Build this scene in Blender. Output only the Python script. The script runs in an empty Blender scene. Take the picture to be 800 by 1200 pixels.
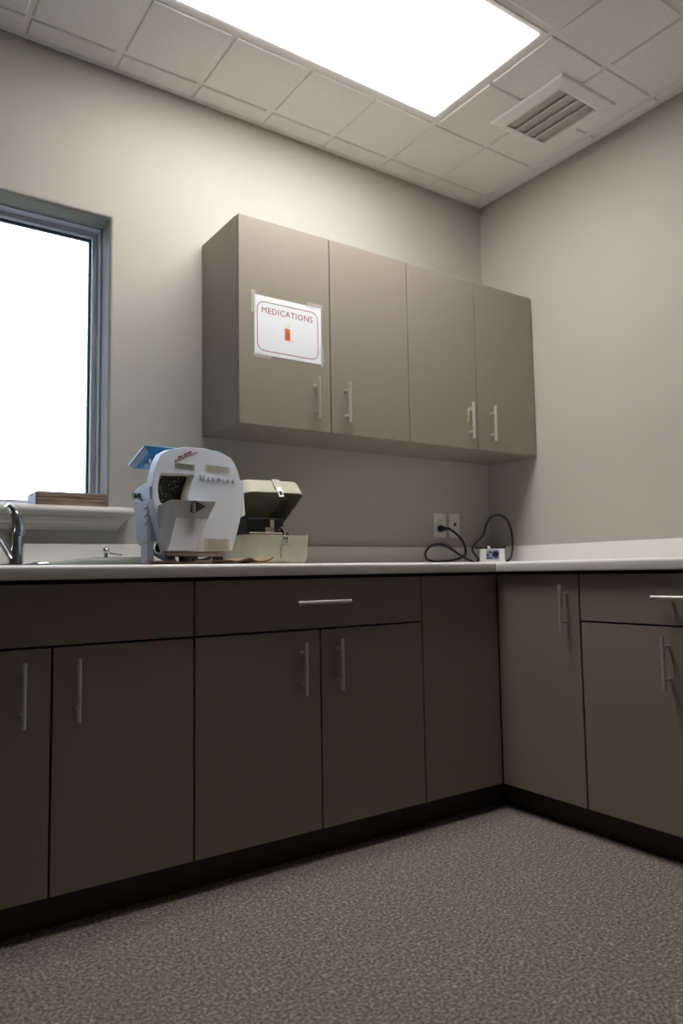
import bpy, bmesh, math, random
from mathutils import Vector, Matrix
from mathutils.geometry import tessellate_polygon
random.seed(7)
scene = bpy.context.scene
COL = scene.collection
R = math.radians
PI = math.pi

# ------------------------------------------------------------------ camera
CAM = Vector((-2.6703, -2.5706, 0.882))
YAW, PIT, ROL, FPX = -.6035, .0824, -.0158, 855.14
fw = Vector((-math.sin(YAW) * math.cos(PIT), math.cos(YAW) * math.cos(PIT), math.sin(PIT)))
rt0 = Vector((math.cos(YAW), math.sin(YAW), 0))
up0 = rt0.cross(fw)
rt = rt0 * math.cos(ROL) + up0 * math.sin(ROL)
up = -rt0 * math.sin(ROL) + up0 * math.cos(ROL)
cd = bpy.data.cameras.new('camera')
cam = bpy.data.objects.new('camera', cd)
COL.objects.link(cam)
M = Matrix((rt, up, -fw)).transposed().to_4x4()
M.translation = CAM
cam.matrix_world = M
cd.sensor_fit = 'VERTICAL'
cd.sensor_height = 36
cd.lens = FPX / 1200 * 36
cd.clip_start = .02
cd.dof.use_dof = True
cd.dof.focus_distance = 2.15
cd.dof.aperture_fstop = 2.4
scene.camera = cam

# ------------------------------------------------------------------ light
LAMP = 18.0          # ceiling panel emission
SKY = 8.5            # overcast daylight through the window
scene.view_settings.view_transform = 'Standard'
scene.view_settings.look = 'None'
scene.view_settings.gamma = 1
scene.view_settings.use_curve_mapping = False
scene.view_settings.exposure = 0.0
world = bpy.data.worlds.new('world')
scene.world = world
world.use_nodes = True
nt = world.node_tree
nt.nodes.clear()
wo = nt.nodes.new('ShaderNodeOutputWorld')
bg = nt.nodes.new('ShaderNodeBackground')
tc = nt.nodes.new('ShaderNodeTexCoord')
mp = nt.nodes.new('ShaderNodeMapping')
mp.inputs['Scale'].default_value = (1, 1, 3)
nz = nt.nodes.new('ShaderNodeTexNoise')
nz.inputs['Scale'].default_value = 2.2
nz.inputs['Detail'].default_value = 3
cr = nt.nodes.new('ShaderNodeValToRGB')
cr.color_ramp.elements[0].color = (.56, .74, 1.0, 1)
cr.color_ramp.elements[1].color = (.66, .81, 1.0, 1)
cr.color_ramp.elements[0].position = .35
cr.color_ramp.elements[1].position = .65
nt.links.new(tc.outputs['Generated'], mp.inputs['Vector'])
nt.links.new(mp.outputs['Vector'], nz.inputs['Vector'])
nt.links.new(nz.outputs['Fac'], cr.inputs['Fac'])
nt.links.new(cr.outputs['Color'], bg.inputs['Color'])
bg.inputs['Strength'].default_value = SKY
nt.links.new(bg.outputs['Background'], wo.inputs['Surface'])

# ------------------------------------------------------------------ pixel helper
def ray(px, py):
    return rt * ((px - 400) / FPX) + up * ((600 - py) / FPX) + fw

def on(px, py, axis, val):
    d = ray(px, py)
    return CAM + d * ((val - CAM[axis]) / d[axis])

def onplane(px, py, p, n):
    d = ray(px, py)
    return CAM + d * (n.dot(p - CAM) / n.dot(d))

# ------------------------------------------------------------------ materials
def s2l(c):
    return tuple(((x / 255 + .055) / 1.055) ** 2.4 if x / 255 > .04045 else x / 255 / 12.92 for x in c)

MATS = {}
def mat(name, rgb, rough=.5, metal=0, var=0, vscale=40, bump=0, bscale=200, spec=.5, sub=None, alpha=None):
    m = bpy.data.materials.new(name)
    m.use_nodes = True
    n = m.node_tree
    b = n.nodes['Principled BSDF']
    c = s2l(rgb)
    b.inputs['Base Color'].default_value = (*c, 1)
    b.inputs['Roughness'].default_value = rough
    b.inputs['Metallic'].default_value = metal
    b.inputs['Specular IOR Level'].default_value = spec
    t = n.nodes.new('ShaderNodeTexCoord')
    if var:
        z = n.nodes.new('ShaderNodeTexNoise')
        z.inputs['Scale'].default_value = vscale
        z.inputs['Detail'].default_value = 4
        r = n.nodes.new('ShaderNodeValToRGB')
        r.color_ramp.elements[0].position = .3
        r.color_ramp.elements[1].position = .7
        r.color_ramp.elements[0].color = (*[x * (1 - var) for x in c], 1)
        r.color_ramp.elements[1].color = (*[min(1, x * (1 + var)) for x in c], 1)
        n.links.new(t.outputs['Object'], z.inputs['Vector'])
        n.links.new(z.outputs['Fac'], r.inputs['Fac'])
        n.links.new(r.outputs['Color'], b.inputs['Base Color'])
    if bump:
        z2 = n.nodes.new('ShaderNodeTexNoise')
        z2.inputs['Scale'].default_value = bscale
        z2.inputs['Detail'].default_value = 3
        bp = n.nodes.new('ShaderNodeBump')
        bp.inputs['Strength'].default_value = bump
        bp.inputs['Distance'].default_value = .002
        n.links.new(t.outputs['Object'], z2.inputs['Vector'])
        n.links.new(z2.outputs['Fac'], bp.inputs['Height'])
        n.links.new(bp.outputs['Normal'], b.inputs['Normal'])
    MATS[name] = m
    return m

mat('wall_paint', (182, 178, 169), .75, var=.015, vscale=5, bump=.12, bscale=260, spec=.25)
mat('ceiling_panel', (246, 245, 242), .9, var=.05, vscale=160, bump=.5, bscale=170, spec=.1)
mat('grid_white', (243, 242, 240), .5, spec=.3)
mat('laminate', (141, 132, 120), .42, var=.02, vscale=30, bump=.05, bscale=500, spec=.35)
mat('carcass_gap_shade', (38, 33, 28), .7)  # base carcasses coloured near black so the door gaps read as shadow
mat('toe_vinyl', (52, 43, 37), .6)
mat('counter_white', (234, 231, 227), .35, var=.015, vscale=90)
mat('steel', (220, 217, 212), .38, .7, var=.03, vscale=120)
mat('chrome', (225, 228, 232), .07, 1)
mat('sink_steel', (170, 172, 175), .3, 1)
mat('frame_vinyl', (226, 228, 234), .4)
mat('gasket', (18, 20, 26), .6)
mat('sill_paint', (206, 203, 194), .4, spec=.4)
mat('white_abs', (225, 231, 243), .4, var=.01, vscale=20)
mat('cream_edge', (214, 208, 192), .5, var=.06, vscale=60)
mat('grey_abs', (206, 209, 218), .45)
mat('letter_shade', (178, 182, 194), .4)  # white embossed letters greyed to stand for their relief shading
mat('black_plastic', (16, 16, 18), .4)
mat('dark_metal', (42, 40, 38), .45, .6, var=.3, vscale=60)
mat('blue_plastic', (78, 166, 236), .3)
mat('pale_blue', (176, 196, 226), .35)
mat('sage', (178, 178, 158), .5, var=.05, vscale=25, bump=.08, bscale=200)
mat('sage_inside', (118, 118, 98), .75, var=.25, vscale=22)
mat('tan_metal', (170, 158, 138), .5, .3)
mat('cardboard', (158, 130, 98), .85, var=.1, vscale=60)
mat('cardboard_dark', (72, 52, 34), .9, var=.2, vscale=90)
mat('paper', (226, 228, 234), .7)
mat('sticker', (208, 206, 192), .65, var=.05, vscale=200)
mat('sticker_grey', (158, 158, 152), .65, var=.1, vscale=200)
mat('print_grey', (150, 148, 138), .8)
mat('print_red', (150, 58, 66), .7)
mat('print_orange', (206, 112, 52), .6, var=.15, vscale=300)
mat('print_cap', (214, 222, 212), .6)
mat('print_shade', (204, 210, 212), .8)
mat('pill_label', (190, 84, 40), .6)
mat('plate_white', (226, 224, 218), .4)
mat('slot_dark', (60, 56, 52), .6)
mat('jack_blue', (32, 52, 120), .4)
mat('panel_blue', (150, 164, 192), .4)
mat('rubber_black', (14, 15, 16), .5)
mat('switch_green', (20, 120, 70), .4)
mat('hose_clear', (196, 202, 188), .15)
mat('page_edge', (196, 202, 216), .8)
mat('beige_tie', (196, 176, 140), .7)
mat('vent_white', (246, 245, 242), .5)
mat('vent_recess_shade', (184, 181, 173), .5)  # recess shade put into the louvre and back plate colour
mat('pink_rubber', (216, 120, 140), .5)

# carpet: speckled loop pile
m = mat('carpet', (112, 103, 95), .95, spec=.05)
n = m.node_tree; b = n.nodes['Principled BSDF']
t = n.nodes.new('ShaderNodeTexCoord')
n1 = n.nodes.new('ShaderNodeTexNoise'); n1.inputs['Scale'].default_value = 120; n1.inputs['Detail'].default_value = 5; n1.inputs['Roughness'].default_value = .7
n2 = n.nodes.new('ShaderNodeTexVoronoi'); n2.inputs['Scale'].default_value = 170
n3 = n.nodes.new('ShaderNodeTexNoise'); n3.inputs['Scale'].default_value = 7
r1 = n.nodes.new('ShaderNodeValToRGB')
e = r1.color_ramp.elements
e[0].position = .38; e[0].color = (*s2l((98, 91, 85)), 1)
e[1].position = .64; e[1].color = (*s2l((184, 175, 165)), 1)
k = e.new(.5); k.color = (*s2l((138, 129, 121)), 1)
r2 = n.nodes.new('ShaderNodeValToRGB')
r2.color_ramp.elements[0].position = .975; r2.color_ramp.elements[0].color = (0, 0, 0, 1)
r2.color_ramp.elements[1].position = .99; r2.color_ramp.elements[1].color = (1, 1, 1, 1)
mx = n.nodes.new('ShaderNodeMix'); mx.data_type = 'RGBA'
mx.inputs['B'].default_value = (*s2l((190, 178, 160)), 1)
sp = n.nodes.new('ShaderNodeSeparateColor')
bp = n.nodes.new('ShaderNodeBump'); bp.inputs['Strength'].default_value = .8; bp.inputs['Distance'].default_value = .004
for z in (n1, n2, n3):
    n.links.new(t.outputs['Object'], z.inputs['Vector'])
n.links.new(n1.outputs['Fac'], r1.inputs['Fac'])
n.links.new(n2.outputs['Color'], sp.inputs['Color'])
n.links.new(sp.outputs['Red'], r2.inputs['Fac'])
n.links.new(r2.outputs['Color'], mx.inputs['Factor'])
n.links.new(r1.outputs['Color'], mx.inputs['A'])
n.links.new(mx.outputs['Result'], b.inputs['Base Color'])
n.links.new(n1.outputs['Fac'], bp.inputs['Height'])
n.links.new(bp.outputs['Normal'], b.inputs['Normal'])

# wood grain
m = mat('wood_grain', (140, 112, 88), .6)
n = m.node_tree; b = n.nodes['Principled BSDF']
t = n.nodes.new('ShaderNodeTexCoord'); mpw = n.nodes.new('ShaderNodeMapping')
mpw.inputs['Scale'].default_value = (9, 60, 160)
nw = n.nodes.new('ShaderNodeTexNoise'); nw.inputs['Scale'].default_value = 1; nw.inputs['Detail'].default_value = 5
rw = n.nodes.new('ShaderNodeValToRGB')
rw.color_ramp.elements[0].position = .35; rw.color_ramp.elements[0].color = (*s2l((104, 84, 68)), 1)
rw.color_ramp.elements[1].position = .7; rw.color_ramp.elements[1].color = (*s2l((168, 144, 122)), 1)
n.links.new(t.outputs['Object'], mpw.inputs['Vector']); n.links.new(mpw.outputs['Vector'], nw.inputs['Vector'])
n.links.new(nw.outputs['Fac'], rw.inputs['Fac']); n.links.new(rw.outputs['Color'], b.inputs['Base Color'])

# abrasive wheel: dark with rings and plaster specks
m = mat('abrasive', (30, 28, 26), .5)
n = m.node_tree; b = n.nodes['Principled BSDF']
t = n.nodes.new('ShaderNodeTexCoord')
wv = n.nodes.new('ShaderNodeTexWave'); wv.wave_type = 'RINGS'; wv.rings_direction = 'Y'
wv.inputs['Scale'].default_value = 26; wv.inputs['Distortion'].default_value = 1.5
vo = n.nodes.new('ShaderNodeTexVoronoi'); vo.inputs['Scale'].default_value = 95
ra = n.nodes.new('ShaderNodeValToRGB')
ra.color_ramp.elements[0].color = (.004, .004, .004, 1); ra.color_ramp.elements[1].color = (.035, .033, .03, 1)
rb = n.nodes.new('ShaderNodeValToRGB')
rb.color_ramp.elements[0].position = .12; rb.color_ramp.elements[0].color = (1, 1, 1, 1)
rb.color_ramp.elements[1].position = .26; rb.color_ramp.elements[1].color = (0, 0, 0, 1)
mx = n.nodes.new('ShaderNodeMix'); mx.data_type = 'RGBA'; mx.inputs['B'].default_value = (.5, .48, .42, 1)
n.links.new(t.outputs['Object'], wv.inputs['Vector']); n.links.new(t.outputs['Object'], vo.inputs['Vector'])
n.links.new(wv.outputs['Fac'], ra.inputs['Fac']); n.links.new(vo.outputs['Distance'], rb.inputs['Fac'])
n.links.new(ra.outputs['Color'], mx.inputs['A']); n.links.new(rb.outputs['Color'], mx.inputs['Factor'])
n.links.new(mx.outputs['Result'], b.inputs['Base Color'])

# emissive diffuser
m = bpy.data.materials.new('diffuser'); m.use_nodes = True; n = m.node_tree
b = n.nodes['Principled BSDF']
b.inputs['Base Color'].default_value = (.8, .8, .8, 1)
b.inputs['Emission Color'].default_value = (1.0, .975, .938, 1)
b.inputs['Emission Strength'].default_value = LAMP
MATS['diffuser'] = m

def see_through(name, rgb, tint, fac, rough=.05):
    m = bpy.data.materials.new(name); m.use_nodes = True; n = m.node_tree; n.nodes.clear()
    o = n.nodes.new('ShaderNodeOutputMaterial'); mix = n.nodes.new('ShaderNodeMixShader')
    tr = n.nodes.new('ShaderNodeBsdfTransparent'); pb = n.nodes.new('ShaderNodeBsdfPrincipled')
    tr.inputs['Color'].default_value = (*tint, 1)
    pb.inputs['Base Color'].default_value = (*s2l(rgb), 1); pb.inputs['Roughness'].default_value = rough
    mix.inputs['Fac'].default_value = fac
    n.links.new(tr.outputs[0], mix.inputs[1]); n.links.new(pb.outputs[0], mix.inputs[2]); n.links.new(mix.outputs[0], o.inputs['Surface'])
    MATS[name] = m
see_through('tape', (225, 225, 225), (1, 1, 1), .2, .35)
see_through('hose_tube', (196, 202, 188), (.93, .96, .9), .62, .18)
m = bpy.data.materials.new('glass'); m.use_nodes = True; n = m.node_tree; n.nodes.clear()
o = n.nodes.new('ShaderNodeOutputMaterial'); mix = n.nodes.new('ShaderNodeMixShader')
tr = n.nodes.new('ShaderNodeBsdfTransparent'); gl = n.nodes.new('ShaderNodeBsdfGlossy'); fr = n.nodes.new('ShaderNodeFresnel')
gl.inputs['Roughness'].default_value = .02
n.links.new(fr.outputs[0], mix.inputs[0]); n.links.new(tr.outputs[0], mix.inputs[1]); n.links.new(gl.outputs[0], mix.inputs[2])
n.links.new(mix.outputs[0], o.inputs['Surface'])
MATS['glass'] = m

# ------------------------------------------------------------------ builders
WM = {}
def finish(name, me, material, parent=None, smooth=False, bevel=0, seg=2, angle=35):
    if material: me.materials.append(MATS[material])
    o = bpy.data.objects.new(name, me)
    COL.objects.link(o)
    if parent is not None:
        o.parent = parent
        WM[o] = WM[parent].copy()
    else:
        WM[o] = Matrix.Identity(4)
    if smooth:
        for p in me.polygons: p.use_smooth = True
        me.set_sharp_from_angle(angle=R(angle))
    if bevel:
        bv = o.modifiers.new('bevel', 'BEVEL'); bv.width = bevel; bv.segments = seg; bv.limit_method = 'ANGLE'; bv.angle_limit = R(40)
    return o

class MB:
    """collects shapes for one mesh; coordinates are world unless local=True at build"""
    def __init__(s): s.v = []; s.f = []
    def add(s, vs, fs):
        k = len(s.v); s.v += [Vector(p) for p in vs]; s.f += [tuple(i + k for i in f) for f in fs]; return s
    def box(s, a, b):
        x0, x1 = sorted((a[0], b[0])); y0, y1 = sorted((a[1], b[1])); z0, z1 = sorted((a[2], b[2]))
        return s.add([(x0,y0,z0),(x1,y0,z0),(x1,y1,z0),(x0,y1,z0),(x0,y0,z1),(x1,y0,z1),(x1,y1,z1),(x0,y1,z1)],
                     [(0,3,2,1),(4,5,6,7),(0,1,5,4),(1,2,6,5),(2,3,7,6),(3,0,4,7)])
    def hexa(s, p):   # 8 corners, bottom ring then top ring
        return s.add(p, [(0,3,2,1),(4,5,6,7),(0,1,5,4),(1,2,6,5),(2,3,7,6),(3,0,4,7)])
    def cyl(s, a, b, r0, r1=None, n=16, cap=True):
        a, b = Vector(a), Vector(b); r1 = r0 if r1 is None else r1
        d = (b - a).normalized(); q = d.orthogonal().normalized(); w = d.cross(q)
        vs = []
        for c, r in ((a, r0), (b, r1)):
            vs += [c + (q * math.cos(2*PI*i/n) + w * math.sin(2*PI*i/n)) * r for i in range(n)]
        fs = [(i, (i+1) % n, n + (i+1) % n, n + i) for i in range(n)]
        if cap: fs += [tuple(reversed(range(n))), tuple(range(n, 2*n))]
        return s.add(vs, fs)
    def tube(s, pts, r, n=12, sub=6, caps=True):
        P = [Vector(p) for p in pts]; rs = r if isinstance(r, (list, tuple)) else [r] * len(P)
        if sub > 1 and len(P) > 2:
            Q, Rr = [], []
            for i in range(len(P) - 1):
                p0, p1, p2, p3 = P[max(i-1,0)], P[i], P[i+1], P[min(i+2, len(P)-1)]
                for k in range(sub):
                    u = k / sub
                    Q.append(.5*((2*p1)+(-p0+p2)*u+(2*p0-5*p1+4*p2-p3)*u*u+(-p0+3*p1-3*p2+p3)*u**3)); Rr.append(rs[i]+(rs[i+1]-rs[i])*u)
            Q.append(P[-1]); Rr.append(rs[-1]); P, rs = Q, Rr
        T = [(P[min(i+1,len(P)-1)] - P[max(i-1,0)]).normalized() for i in range(len(P))]
        q = T[0].orthogonal().normalized(); vs = []
        for p, t, rr in zip(P, T, rs):
            q = (q - t * q.dot(t)).normalized(); w = t.cross(q)
            vs += [p + (q*math.cos(2*PI*i/n) + w*math.sin(2*PI*i/n)) * rr for i in range(n)]
        fs = [(j*n+i, j*n+(i+1)%n, (j+1)*n+(i+1)%n, (j+1)*n+i) for j in range(len(P)-1) for i in range(n)]
        if caps: fs += [tuple(reversed(range(n))), tuple(range((len(P)-1)*n, len(P)*n))]
        return s.add(vs, fs)
    def prism(s, ring, d):
        n = len(ring); d = Vector(d); ring = [Vector(p) for p in ring]
        return s.add(ring + [p + d for p in ring], [tuple(reversed(range(n))), tuple(range(n, 2*n))] + [(i, (i+1)%n, n+(i+1)%n, n+i) for i in range(n)])
    def loft(s, rings, cap0=True, cap1=True):
        n = len(rings[0]); vs = [p for r in rings for p in r]
        fs = [(j*n+i, j*n+(i+1)%n, (j+1)*n+(i+1)%n, (j+1)*n+i) for j in range(len(rings)-1) for i in range(n)]
        if cap0: fs.append(tuple(reversed(range(n))))
        if cap1: fs.append(tuple(range((len(rings)-1)*n, len(rings)*n)))
        return s.add(vs, fs)
    def plate(s, outer, hole, d):
        """flat plate with one hole, extruded by d"""
        d = Vector(d); outer = [Vector(p) for p in outer]; hole = [Vector(p) for p in hole]
        tri = tessellate_polygon([outer, hole]); allp = outer + hole; m = len(allp); no = len(outer); nh = len(hole)
        fs = [tuple(t) for t in tri] + [tuple(reversed([i + m for i in t])) for t in tri]
        fs += [(i, (i+1)%no, m+(i+1)%no, m+i) for i in range(no)]
        fs += [(no+i, no+(i+1)%nh, m+no+(i+1)%nh, m+no+i) for i in range(nh)]
        return s.add(allp + [p + d for p in allp], fs)
    def sphere(s, c, r, n=10, sz=1):
        c = Vector(c); rings = []
        for j in range(1, n):
            a = PI*j/n
            rings.append([c + Vector((math.sin(a)*math.cos(2*PI*i/(2*n))*r, math.sin(a)*math.sin(2*PI*i/(2*n))*r, -math.cos(a)*r*sz)) for i in range(2*n)])
        return s.loft(rings)
    def mesh(s, name, inv=None):
        vs = [inv @ p for p in s.v] if inv is not None else s.v
        me = bpy.data.meshes.new(name); me.from_pydata([tuple(p) for p in vs], [], s.f)
        bm = bmesh.new(); bm.from_mesh(me); bmesh.ops.recalc_face_normals(bm, faces=bm.faces); bm.to_mesh(me); bm.free()
        return me
    def build(s, name, material, parent=None, local=False, **k):
        inv = None if (local or parent is None) else WM[parent].inverted()
        return finish(name, s.mesh(name, inv), material, parent, **k)

def thing(name, label, cat, loc=(0, 0, 0), rz=0, group=None):
    o = bpy.data.objects.new(name, None); COL.objects.link(o)
    o.empty_display_size = .05
    o.location = loc; o.rotation_euler = (0, 0, rz)
    WM[o] = Matrix.Translation(Vector(loc)) @ Matrix.Rotation(rz, 4, 'Z')
    return tag(o, label, cat, group)
def tag(o, label, cat, group=None):
    o['label'] = label; o['category'] = cat
    if group: o['group'] = group
    return o
def struct(o, label=None):
    o['kind'] = 'structure'
    if label: o['label'] = label
    return o
def text_mesh(txt, size, name, spacing=1.0, extrude=0):
    c = bpy.data.curves.new(name, 'FONT'); c.body = txt; c.size = size; c.align_x = 'CENTER'; c.align_y = 'CENTER'
    c.space_character = spacing; c.extrude = extrude; c.resolution_u = 3
    o = bpy.data.objects.new(name, c); COL.objects.link(o)
    bpy.context.view_layer.update()
    me = bpy.data.meshes.new_from_object(o.evaluated_get(bpy.context.evaluated_depsgraph_get()))
    bpy.data.objects.remove(o); bpy.data.curves.remove(c)
    return me

# ------------------------------------------------------------------ room shell
H = 2.7444
XL, YF = -6.5, -7.8                      # far side walls, behind the camera
WX0, WX1, WZ0, WZ1 = -2.85, -1.897, 1.10, 2.178   # window opening
fl = MB().box((XL - .1, YF - .1, -.06), (.12, .22, 0)).build('floor', 'carpet')
struct(fl, 'taupe speckled loop carpet floor')
# back wall with a bull-nosed window opening
mb = MB(); r = .014; rings = []
prof = [(r * (1 - math.sin(a)), r * (1 - math.cos(a))) for a in [PI / 2 * i / 6 for i in range(7)]] + [(0, .2)]
def rect(o, y): return [(WX0 - o, y, WZ0 - o), (WX1 + o, y, WZ0 - o), (WX1 + o, y, WZ1 + o), (WX0 - o, y, WZ1 + o)]
rings = [rect(o, y) for o, y in prof]
outer = [(XL - .1, 0, -.05), (.1, 0, -.05), (.1, 0, H + .25), (XL - .1, 0, H + .25)]
back = [(x, .2, z) for x, y, z in outer]
mb.loft([back, outer] + rings + [back], False, False)
wb = mb.build('wall_back', 'wall_paint', smooth=True, angle=50)
struct(wb, 'beige painted back wall with a window opening')
struct(MB().box((0, .2, -.05), (.1, YF - .1, H + .25)).build('wall_right', 'wall_paint'), 'beige painted right wall')
struct(MB().box((XL - .1, .2, -.05), (XL, YF - .1, H + .25)).build('wall_left', 'wall_paint'), 'beige painted left wall')
struct(MB().box((XL, YF, -.05), (0, YF - .1, H + .25)).build('wall_front', 'wall_paint'), 'beige painted wall behind the viewer')

mat('grass', (92, 98, 74), .95, var=.25, vscale=3)
gr = struct(MB().box((-45, .5, -.5), (45, 80, -.35)).build('ground', 'grass'), 'dull green ground outside the window')
# ceiling: slab, T-grid runners, scored square tiles
q = .3048; GA, GB = .6849, .4229
ceil = struct(MB().box((XL, YF, H + .2), (0, 0, H + .25)).build('ceiling', 'grid_white'), 'suspended white tile ceiling')
T = .0125
LX0, LX1, LY0, LY1 = -GA - 4*q, -GA, -GB - 2*q, -GB        # lamp cell
def cl(v, lo, hi): return max(lo, min(hi, v))
xs = [-GA + i*q for i in range(-20, 3)]; ys = [-GB + j*q for j in range(-26, 2)]
for i in range(-20, 3):
    if i % 2 == 0 and XL < xs[i+20] < 0:
        x = xs[i+20]
        mbx = MB()
        inside = LX0 + .01 < x < LX1 - .01
        if inside:
            mbx.box((x-T, YF, H), (x+T, LY0 - T, H+.03)); mbx.box((x-T, LY1 + T, H), (x+T, 0, H+.03))
        else: mbx.box((x-T, YF, H), (x+T, 0, H+.03))
        mbx.build('grid_runner', 'grid_white', ceil)
for j in range(-26, 2):
    y = ys[j+26]
    if j % 2 == 0 and YF < y < 0:
        MB().box((XL, y-T, H+.0004), (0, y+T, H+.0296)).build('grid_runner', 'grid_white', ceil)
for a, b in (((XL, -.022, H-.0006), (0, 0, H+.03)), ((-.022, YF, H-.0006), (0, -.022, H+.03)), ((XL, YF, H-.0006), (XL+.022, -.022, H+.03)), ((XL+.022, YF, H-.0006), (-.022, YF+.022, H+.03))):
    MB().box(a, b).build('wall_angle', 'grid_white', ceil)
DROP = .0055
def tile_mesh(w, d):
    c = .006; z0, z1, z2 = .0015, -DROP + .0035, -DROP
    f = lambda o, z: [(-w/2+o, -d/2+o, z), (w/2-o, -d/2+o, z), (w/2-o, d/2-o, z), (-w/2+o, d/2-o, z)]
    mb = MB().loft([f(0, z0), f(0, z1), f(.004, z2)])
    me = mb.mesh('ceiling_tile'); me.materials.append(MATS['ceiling_panel']); return me
TM = {}; far = MB()
VX0, VX1, VY0, VY1 = -.437, -.21, -.861, -.589            # air vent opening
for i in range(-21, 3):
    for j in range(-27, 2):
        x0, x1 = -GA + i*q, -GA + (i+1)*q; y0, y1 = -GB + j*q, -GB + (j+1)*q
        if x1 > LX0 + .01 and x0 < LX1 - .01 and y1 > LY0 + .01 and y0 < LY1 - .01: continue
        gx0 = .0135 if i % 2 == 0 else .0095; gx1 = .0095 if i % 2 == 0 else .0135
        gy0 = .0135 if j % 2 == 0 else .0095; gy1 = .0095 if j % 2 == 0 else .0135
        x0, x1, y0, y1 = x0+gx0, x1-gx1, y0+gy0, y1-gy1
        x0, x1, y0, y1 = max(x0, XL+.026), min(x1, -.026), max(y0, YF+.026), min(y1, -.026)
        if x1 - x0 < .02 or y1 - y0 < .02: continue
        if i < -11 or j < -10:
            far.loft([[(x0,y0,H+.012),(x1,y0,H+.012),(x1,y1,H+.012),(x0,y1,H+.012)], [(x0,y0,H-DROP),(x1,y0,H-DROP),(x1,y1,H-DROP),(x0,y1,H-DROP)]]); continue
        key = (round(x1-x0, 3), round(y1-y0, 3))
        if key not in TM: TM[key] = tile_mesh(x1-x0, y1-y0)
        o = bpy.data.objects.new('ceiling_tile', TM[key]); COL.objects.link(o); o.parent = ceil
        o.location = ((x0+x1)/2, (y0+y1)/2, H)
far.build('far_ceiling_tiles', 'ceiling_panel', ceil)['kind'] = 'stuff'
# backing strip closing the score grooves
MB().box((XL+.01, YF+.01, H+.0016), (0, LY0, H+.0028)).box((XL+.01, LY1, H+.0016), (0, 0, H+.0028)).box((XL+.01, LY0, H+.0016), (LX0, LY1, H+.0028)).box((LX1, LY0, H+.0016), (0, LY1, H+.0028)).build('tile_backing', 'grid_white', ceil)

# ------------------------------------------------------------------ window
win = bpy.data.objects.new('window_1', None); COL.objects.link(win); WM[win] = Matrix.Translation((WX1, .1, WZ0)); win.location = (WX1, .1, WZ0)
struct(win, 'fixed window with pale vinyl frame and overcast sky beyond')
def frame_ring(name, o0, o1, ya, yb, m, par):
    a = [(WX0+o0, ya, 1.121+o0), (WX1-o0, ya, 1.121+o0), (WX1-o0, ya, WZ1-o0), (WX0+o0, ya, WZ1-o0)]
    bb = [(WX0+o1, ya, 1.121+o1), (WX1-o1, ya, 1.121+o1), (WX1-o1, ya, WZ1-o1), (WX0+o1, ya, WZ1-o1)]
    sh = lambda L: [(x, yb, z) for x, y, z in L]
    mb = MB().loft([a, bb, sh(bb), sh(a), a], False, False)
    return mb.build(name, m, par, bevel=.0015)
frame_ring('outer_frame', .0005, .007, .1, .19, 'frame_vinyl', win)
sash = frame_ring('sash', .0075, .025, .135, .185, 'frame_vinyl', win)
frame_ring('glazing_gasket', .0255, .031, .158, .178, 'gasket', sash)
MB().box((WX0+.028, .164, 1.121+.028), (WX1-.028, .168, WZ1-.028)).build('pane', 'glass', sash)
# sill board with moulded apron
SX1 = -1.822
pf = [(.10, 1.093), (-.048, 1.087), (-.056, 1.091), (-.060, 1.098), (-.0605, 1.104), (-.058, 1.112), (-.052, 1.118), (-.044, 1.120), (.10, 1.120)]
sill = MB()
sill.prism([(WX0 - .07, y, z) for y, z in pf if y < .05] + [(WX0-.07, 0, 1.120), (WX0-.07, 0, 1.093)][0:2], (SX1 - WX0 + .07, 0, 0))
sill.box((WX0+.0005, -.002, 1.1005), (WX1-.0005, .0995, 1.1195))
sill = struct(sill.build('trim_1', 'sill_paint', smooth=True), 'off-white rounded window sill board')
ap = [(-.0005, 1.041), (-.011, 1.041), (-.012, 1.050), (-.017, 1.053), (-.020, 1.060), (-.030, 1.068), (-.033, 1.074), (-.041, 1.078), (-.042, 1.0868), (-.0005, 1.0868)]
x_end = lambda y: -1.838 - (.042 + y) * .8
A = [(WX0 - .05, y, z) for y, z in ap]; B = [(x_end(y), y, z) for y, z in ap]
MB().loft([A, B]).build('apron_moulding', 'sill_paint', sill)

# ------------------------------------------------------------------ ceiling light + vent
lamp = thing('ceiling_light', 'large rectangular lit ceiling light panel set in the tile grid', 'ceiling light', ((LX0+LX1)/2, (LY0+LY1)/2, H))
def ringbox(x0, x1, y0, y1, w, z0, z1):
    return MB().loft([[(x0,y0,z0),(x1,y0,z0),(x1,y1,z0),(x0,y1,z0)], [(x0+w,y0+w,z0),(x1-w,y0+w,z0),(x1-w,y1-w,z0),(x0+w,y1-w,z0)],
                      [(x0+w,y0+w,z1),(x1-w,y0+w,z1),(x1-w,y1-w,z1),(x0+w,y1-w,z1)], [(x0,y0,z1),(x1,y0,z1),(x1,y1,z1),(x0,y1,z1)], [(x0,y0,z0),(x1,y0,z0),(x1,y1,z0),(x0,y1,z0)]], False, False)
ringbox(LX0+T+.001, LX1-T-.001, LY0+T+.001, LY1-T-.001, .021, H-.003, H+.03).build('door_frame', 'grid_white', lamp, bevel=.002)
MB().box((LX0+.0345, LY0+.0345, H-.0055), (LX1-.0345, LY1-.0345, H+.007)).build('diffuser_panel', 'diffuser', lamp)
MB().box((LX0+T+.001, LY0+T+.001, H+.0305), (LX1-T-.001, LY1-T-.001, H+.09)).build('housing', 'grid_white', lamp)

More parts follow.
